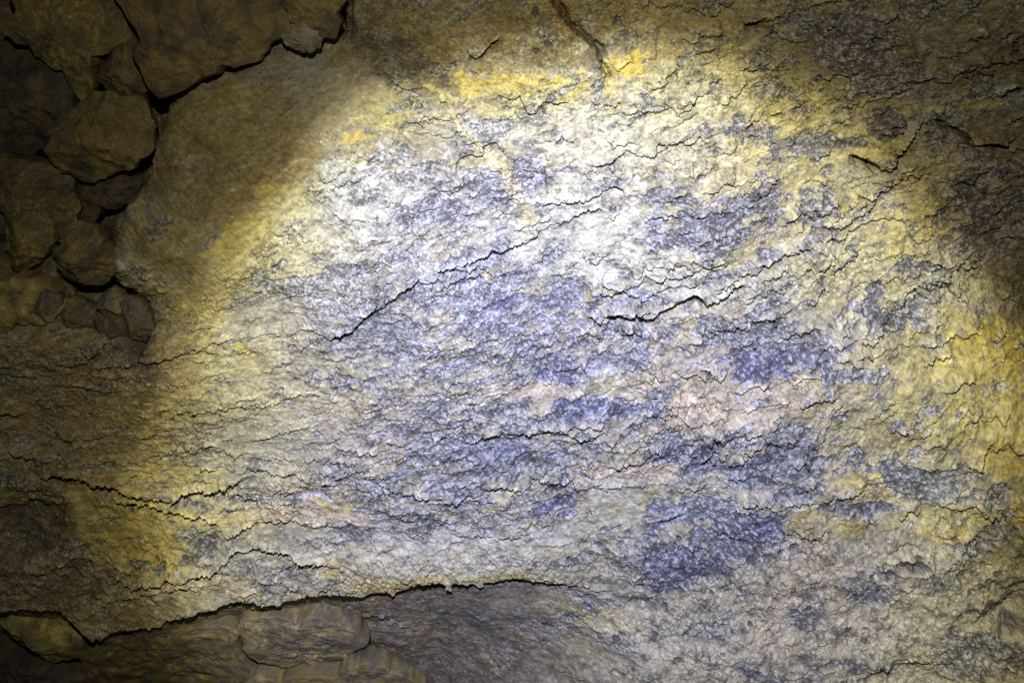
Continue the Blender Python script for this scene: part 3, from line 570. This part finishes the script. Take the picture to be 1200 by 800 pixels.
# ------------------------------------------------------------------ loose boulders in the hollow and at the foot of the wall
def boulder(outline, depth, thick, c1, c2, label, group, seed, flat=.62, rough=1.0, cap=None, lean=0, name='boulder'):
    """outline: survey units, star-shaped about its centre; depth: metres behind the wall plane of the widest section"""
    o = np.array(outline, float); c = (o.max(0) + o.min(0)) / 2 * .5 + o.mean(0) * .5
    th = np.arctan2(o[:, 1] - c[1], o[:, 0] - c[0]); r = np.hypot(o[:, 0] - c[0], o[:, 1] - c[1]); s = np.argsort(th); th, r = th[s], r[s]
    A = 132; a = np.linspace(0, 2 * np.pi, A, endpoint=False)
    ra = np.interp(a, np.concatenate([th - 2 * np.pi, th, th + 2 * np.pi, th + 4 * np.pi]), np.tile(r, 4))
    ra = (np.roll(ra, 1) + 2 * ra + np.roll(ra, -1)) / 4
    t0 = 1 - (1 - np.linspace(.02, 1, 40)) ** 1.5
    tt = np.concatenate([t0, t0[::-1][1::2]]); sg = np.concatenate([np.ones(40), -np.ones(len(t0[::-1][1::2]))])
    R = len(tt); T2, aa = tt[:, None], a[None]; p = 2 / flat
    ux = np.cos(aa) * ra[None] * T2; uy = np.sin(aa) * ra[None] * T2          # survey offsets
    prof = sg[:, None] * np.clip(1 - T2 ** p, 0, 1) ** (1 / 2.2)
    gx = c[0] + ux; gy = c[1] + uy; sz = r.mean()
    rb = np.random.default_rng(seed * 31 + 5); qx = (gx - c[0]) / sz + .10 * fbm(gx / 14, gy / 14, 3, seed); qy = (gy - c[1]) / sz + .10 * fbm(gx / 14, gy / 14, 3, seed + 1)
    cut = np.full(qx.shape, 9.)
    for _ in range(7):                                           # broken faces
        an = rb.uniform(0, 2 * np.pi); sl_ = rb.uniform(.35, 1.25) * (.3 if lean else 1); cut = np.minimum(cut, rb.uniform(.62, .98) - sl_ * (np.cos(an) * qx + np.sin(an) * qy) * .8)
    cut = np.minimum(cut, .88 + .25 * fbm(qx, qy, 2, seed + 2))
    body = np.where(sg[:, None] > 0, np.minimum(np.clip(1 - T2 ** p, 0, 1) ** .4 * 1.25, np.clip(cut, -.1, 2)), prof)
    ht = body * thick + (.014 * fbm(gx / 15, gy / 15, 5, seed + 4, .62) + (.012 * ridged(gx / 19, gy / 13, 3, seed + 9) * (fbm(gx / 30, gy / 30, 2, seed + 10) > .02) if not lean else .013 * worley(gx / 24 + .5 * fbm(gx / 12, gy / 12, 3, seed), gy / 15 + .5 * fbm(gx / 12, gy / 12, 3, seed + 3), int(seed))[1])) * sg[:, None] * rough * (1 - T2 ** 6)
    wob = 1.15 + .26 * rough * fbm(np.cos(aa) * 2.6 + seed, np.sin(aa) * 2.6 + 0 * T2, 4, seed + 6) * T2
    cx, cyy, cz, k = on_wall(c[0], c[1], depth)
    up = np.array([0, -TILT / _q, 1 / _q]); rt = np.array([1., 0, 0])
    ht = ht - lean * (uy - uy.min()) * S * k
    v = np.array([cx, cyy, cz]) + (ux * wob * S * k)[..., None] * rt - (uy * wob * S * k)[..., None] * up + ht[..., None] * NPL
    v = np.concatenate([v.reshape(-1, 3), [v[0].mean(0), v[-1].mean(0)]])
    idx = np.arange(R * A).reshape(R, A); nxt = np.roll(idx, -1, 1)
    q = np.stack([idx[:-1], nxt[:-1], nxt[1:], idx[1:]], -1).reshape(-1, 4)
    t = np.concatenate([np.stack([q[:, 0], q[:, 2], q[:, 1]], 1), np.stack([q[:, 0], q[:, 3], q[:, 2]], 1),
                        np.stack([np.full(A, R * A), idx[0], nxt[0]], 1), np.stack([np.full(A, R * A + 1), nxt[-1], idx[-1]], 1)])
    pxx = v[:, 0] / S; pyy = v[:, 2] / S; pz = v[:, 1] / S
    nn = fbm(pxx / 22 + pz / 30, pyy / 22, 4, seed + 7, .6)[..., None]; n2 = fbm(pxx / 6 + pz / 9, pyy / 6, 3, seed + 8, .7)[..., None]
    k1 = PALN[c1]; k2 = PALN[c2]
    cc = k1 + (k2 - k1) * sst(-.4, .4, nn)
    if cap is not None: cc = cc + (PALN[cap] - cc) * .7 * sst(.05, .3, n2 + .5 * nn)
    n3 = fbm(pxx / 30 + pz / 40, pyy / 30, 4, seed + 17, .6)[..., None]
    cc = cc + (PALN['char'] - cc) * .65 * sst(-.2, .3, n3 + .5 * n2)
    cc = np.clip(cc * (1.12 + .6 * n2), .012, .7)
    me = mesh_from(name, v, t, None, cc, M_ROCK); me.validate()
    ob = link(name, me, None, label=label, category='boulder' if name == 'boulder' else 'rock', group=group)
    cc0 = Vector((cx, cyy, float(v[:, 2].min()))); me.transform(Matrix.Translation(-cc0)); ob.location = cc0
    return ob
GL = 'loose boulders beside the smooth slab'; GB = 'blocks under the long ledge'
boulder([(44,-30),(140,-30),(152,25),(140,50),(108,60),(100,92),(86,110),(74,78),(54,66),(46,48),(30,50),(24,34),(40,18)], .16,.12,'brown','olive','tawny hump-backed boulder with a ragged tail hanging between darker rocks',GL,2, cap='ochre')
boulder([(-30,66),(18,60),(58,70),(80,90),(83,118),(72,140),(55,157),(40,172),(18,170),(-30,160)], .20,.13,'char','umber','nearly black rounded boulder under the tawny hump-backed one',GL,4)
boulder([(128,82),(135,62),(150,46),(166,42),(179,55),(181,85),(166,106),(155,124),(135,126),(127,110)], .18,.13,'brown','umber','upright brown boulder wedged against the rock above the slab',GL,6)
boulder([(68,172),(75,150),(92,135),(108,122),(130,117),(160,121),(173,145),(169,172),(150,189),(127,197),(107,205),(82,204),(70,190)], .14,.13,'brown','olive','broad brown boulder resting above the black cleft beside the slab',GL,8)
boulder([(166,-30),(346,-30),(346,22),(336,36),(310,48),(262,70),(236,84),(205,101),(188,108),(180,80),(176,40)], .075,.10,'umber','brown','long brown rock lying along the upper edge of the smooth slab',GL,10, cap='olive')
boulder([(334,44),(340,34),(352,29),(364,34),(374,44),(371,54),(348,56)], .03,.05,'grey','brown','small grey wedge stone pinched at the top corner of the slab',GL,12, name='wedge_stone')
boulder([(349,-30),(393,-30),(395,14),(391,36),(374,42),(352,26)], .05,.07,'brown','olive','blocky olive rock above the small grey wedge stone',GL,14)
boulder([(-30,192),(18,191),(50,196),(75,204),(83,225),(82,250),(70,268),(58,280),(40,264),(18,260),(14,238),(-30,222)], .17,.11,'umber','olive','slabby dark olive boulder arched over a smaller knob of rock',GL,16, cap='grey')
boulder([(14,264),(35,249),(57,256),(58,285),(45,298),(25,313),(12,308),(10,282)], .13,.10,'brown','olive','knobbly ochre rock tucked under the slabby olive boulder',GL,18, cap='ochre')
boulder([(-30,224),(2,228),(12,246),(9,285),(6,302),(-30,306)], .20,.11,'char','slate','dark bluish rock beside the knobbly ochre one',GL,20)
boulder([(84,216),(102,213),(150,196),(160,203),(120,236),(92,260),(84,250)], .26,.09,'char','umber','black wedge of rock deep in the cleft beside the slab',GL,22)
boulder([(-30,346),(0,339),(22,325),(50,328),(66,340),(70,356),(46,373),(25,369),(-30,374)], .10,.11,'brown','ochre','rounded tan boulder with a split end on the brown shoulder of wall',GL,24)
boulder([(36,357),(46,347),(60,342),(71,352),(66,366),(48,375),(36,371)], .07,.07,'grey','umber','grey rounded stone at the split end of the tan boulder',GL,25, name='stone')
boulder([(-30,308),(8,310),(29,317),(15,328),(-5,338),(-30,343)], .16,.09,'olive','brown','flat olive rock lying on the rounded tan boulder',GL,26)
boulder([(72,300),(80,284),(94,264),(108,268),(122,286),(128,310),(117,329),(90,326),(74,316)], .11,.11,'umber','brown','egg-shaped brown boulder with a pale streak beside the black cleft',GL,28, cap='olive')
boulder([(60,366),(72,357),(86,350),(100,355),(110,366),(108,378),(85,382),(65,377)], .09,.07,'umber','olive','low dark rock with whitish crust near the egg-shaped boulder',GL,30, cap='grey')
boulder([(117,358),(124,344),(138,341),(146,356),(133,371),(120,369)], .055,.06,'olive','grey','small pale olive stone set beside the white streaked wall',GL,32, name='stone')
boulder([(112,376),(132,364),(154,372),(166,392),(158,408),(134,402),(116,390)], .06,.07,'char','umber','charcoal stone lodged at the lower tip of the black cleft',GL,50, name='stone')
boulder([(146,352),(160,350),(172,366),(176,386),(166,396),(152,384)], .045,.06,'umber','plum','narrow dark stone beside the charcoal one under the white streaks',GL,52, name='stone')
boulder([(40,312),(64,300),(72,326),(82,340),(76,352),(60,338),(46,330)], .20,.08,'umber','grey','narrow dark rock squeezed between the tan and egg-shaped boulders',GL,34)
boulder([(8,722),(25,717),(72,718),(99,734),(96,752),(81,768),(54,769),(33,756),(14,747)], .15,.12,'olive','ochre','round yellowish boulder beside the end of the long ledge',GB,36)
boulder([(-30,750),(10,752),(34,764),(80,774),(104,790),(112,832),(-30,832)], .20,.13,'umber','char','dark brown boulder under the round yellowish one',GB,38)
boulder([(106,768),(140,748),(200,737),(250,722),(264,720),(268,760),(268,832),(100,832)], .135,.085,'olive','umber','olive block with a whitish crust under the ledge',GB,40, flat=.22, lean=.34, cap='grey')
boulder([(293,722),(312,714),(355,718),(405,734),(421,757),(392,780),(350,787),(312,786),(297,774)], .135,.085,'brown','umber','grey brown angular block hanging under the ledge beside a black gap',GB,42, flat=.22, lean=.40, cap='grey')
boulder([(296,792),(338,795),(344,832),(296,832)], .16,.09,'olive','brown','yellowish olive block below the grey brown angular one',GB,44, flat=.22, lean=.34)
boulder([(342,796),(400,787),(425,768),(438,766),(454,780),(480,796),(492,832),(342,832)], .135,.075,'umber','olive','dark wedge-shaped block under the smooth purple face',GB,46, flat=.22, lean=.34, cap='brown')

# ------------------------------------------------------------------ loose flakes on the wall, each a part of its own
def flake_mesh(seed):
    r = np.random.default_rng(seed); n = 11
    a = np.linspace(0, 2 * np.pi, n, endpoint=False) + r.uniform(-.2, .2, n)
    rad = r.uniform(.62, 1.12, n); x = np.cos(a) * rad; z = np.sin(a) * rad * .75
    z = np.where(z < 0, z * r.uniform(.8, 1.35, n), z)
    bow = lambda x, z: -.10 * (x * x) - .22 * np.clip(-z, 0, 2)
    front = np.stack([x * .9, bow(x, z) - .13, z * .9], 1); back = np.stack([x, bow(x, z) + .10, z], 1)
    v = np.concatenate([front, back, [[0, -.17, .05]]])
    f = []
    for i in range(n):
        j = (i + 1) % n; f += [(2 * n, i, j)[::-1], (i, n + i, n + j)[::-1], (i, n + j, j)[::-1]]
    me = mesh_from('flake', v, np.array(f), None, None, M_FLAKE); me.polygons.foreach_set('use_smooth', np.zeros(len(f), bool))
    return me
FM = [flake_mesh(500 + i) for i in range(12)]
def wall_at(px, py):
    i = int(np.clip(np.searchsorted(XA, px), 3, nx - 4)); j = int(np.clip(np.searchsorted(YA, py), 3, ny - 4))
    w = slice(j - 3, j + 4), slice(i - 3, i + 4)
    return float(np.percentile(H[w], 60)), C[w].reshape(-1, 3).mean(0)
rf = np.random.default_rng(77)
def flake(px, py, w, tilt=None, tint=None, k=1.0):
    h, c = wall_at(px, py - w * .25)
    if tint is not None: c = c * .4 + PALN[tint] * .6
    c = np.clip(c * 1.04, .02, .74)
    o = link('flake', FM[rf.integers(len(FM))], wall)
    s = w * S * .5
    o.location = Vector(on_wall(px, py)[:3]) + (h - .0005) * Vector(NPL)
    o.rotation_euler = (math.atan(TILT) + (rf.uniform(.05, .4) if tilt is None else tilt), rf.uniform(-.6, .6), rf.uniform(-.2, .2))
    o.scale = (s, s * .85 * k, s * rf.uniform(.6, .95)); o.color = (*[float(q) for q in c], 1)
for a in [(846,424,16,.2,'pink'),(928,470,13,.2,'pink'),(75,508,24,.1,'brown'),(99,512,12,.2,'brown'),(614,571,12,.2,'pink'),(1035,183,20,.15,'ochre'),(1018,180,16,.15,'ochre'),
          (718,514,12,.25,'tan'),(836,434,12,.2,'pink'),(631,379,10,.2,'tan'),(690,306,9,.2,'tan'),(985,240,14,.2,'ochre'),(705,366,13,.2,'tan'),(760,360,14,.2,'cream'),(912,256,15,.2,'ochre'),
          (1140,163,16,.15,'ochre'),(998,366,18,.1,'cream'),(1050,434,12,.1,'amber'),(520,590,9,.2,'ochre'),(267,626,14,.15,'ochre'),(525,700,10,.3,'ochre'),(457,706,11,.3,'ochre'),(422,708,10,.3,'amber'),(562,697,9,.3,'cream')]: flake(*a)
nfl = 0
for L in LEDGES:
    p = np.array(L[0], float); ln = np.hypot(*np.diff(p, axis=0).T).sum(); t = np.concatenate([[0], np.cumsum(np.hypot(*np.diff(p, axis=0).T))])
    for s in np.arange(6, ln - 4, 17.):
        if rf.random() < .42 or nfl > 235: continue
        s += rf.uniform(-6, 6); x = np.interp(s, t, p[:, 0]); y = np.interp(s, t, p[:, 1])
        flake(x, y - rf.uniform(2, 7), rf.uniform(9, 18)); nfl += 1

# ------------------------------------------------------------------ calcite nodules: along the drip ledge and on the crust low on the right
import bmesh
def nodule_mesh(seed):
    r = np.random.default_rng(seed); b = bmesh.new(); bmesh.ops.create_icosphere(b, subdivisions=2, radius=1)
    f1 = r.uniform(-2, 2, (3, 3)); ph = r.uniform(0, 6, 3)
    for v in b.verts:
        c = np.array(v.co); d = 1 + .22 * np.sin(f1 @ c * 1.6 + ph).sum() / 1.5
        taper = 1 - .18 * max(-c[2], 0)                       # pointed below, where water drips off
        v.co = Vector((c[0] * d * taper, c[1] * d * taper, c[2] * d))
    me = bpy.data.meshes.new('nodule'); b.to_mesh(me); b.free(); me.materials.append(M_FLAKE)
    me.polygons.foreach_set('use_smooth', np.ones(len(me.polygons), bool)); return me
NM = [nodule_mesh(900 + i) for i in range(8)]
def nodule(px, py, w, col, parent, tall):
    h, c0 = wall_at(px, py); o = link('nodule', NM[rf.integers(len(NM))], parent); s = w * S * .5
    o.location = Vector(on_wall(px, py)[:3]) + (h - s * .42) * Vector(NPL)
    o.rotation_euler = (math.atan(TILT) + rf.uniform(-.3, .3), rf.uniform(-.4, .4), rf.uniform(0, 6.3)); o.scale = (s, s, s * tall)
    c = np.clip((np.array(col) * .45 + c0 * .55) * rf.uniform(.75, 1.15), .03, .75); o.color = (*[float(q) for q in c], 1)
for i in range(200):
    x = rf.uniform(388, 650); e = np.interp(x, ex, ey); t = rf.random() ** 1.3; y = e - 5.5 - t * 42
    if x < 420 and y < 668 - (420 - x): continue
    nodule(x, y, rf.uniform(3.5, 9.5), (.55,.44,.14) if t < .30 or rf.random() < .15 else (.64,.59,.46), PART['ledge'], rf.uniform(.7, 1.4))
for i in range(130):
    x = rf.uniform(730, 1160); y = rf.uniform(665, 795) if rf.random() < .7 else rf.uniform(735, 770)
    nodule(x, y, rf.uniform(3.5, 8.5), (.60,.52,.30) if x > 1000 and rf.random() < .6 else (.58,.54,.46), wall, rf.uniform(.9, 1.8))
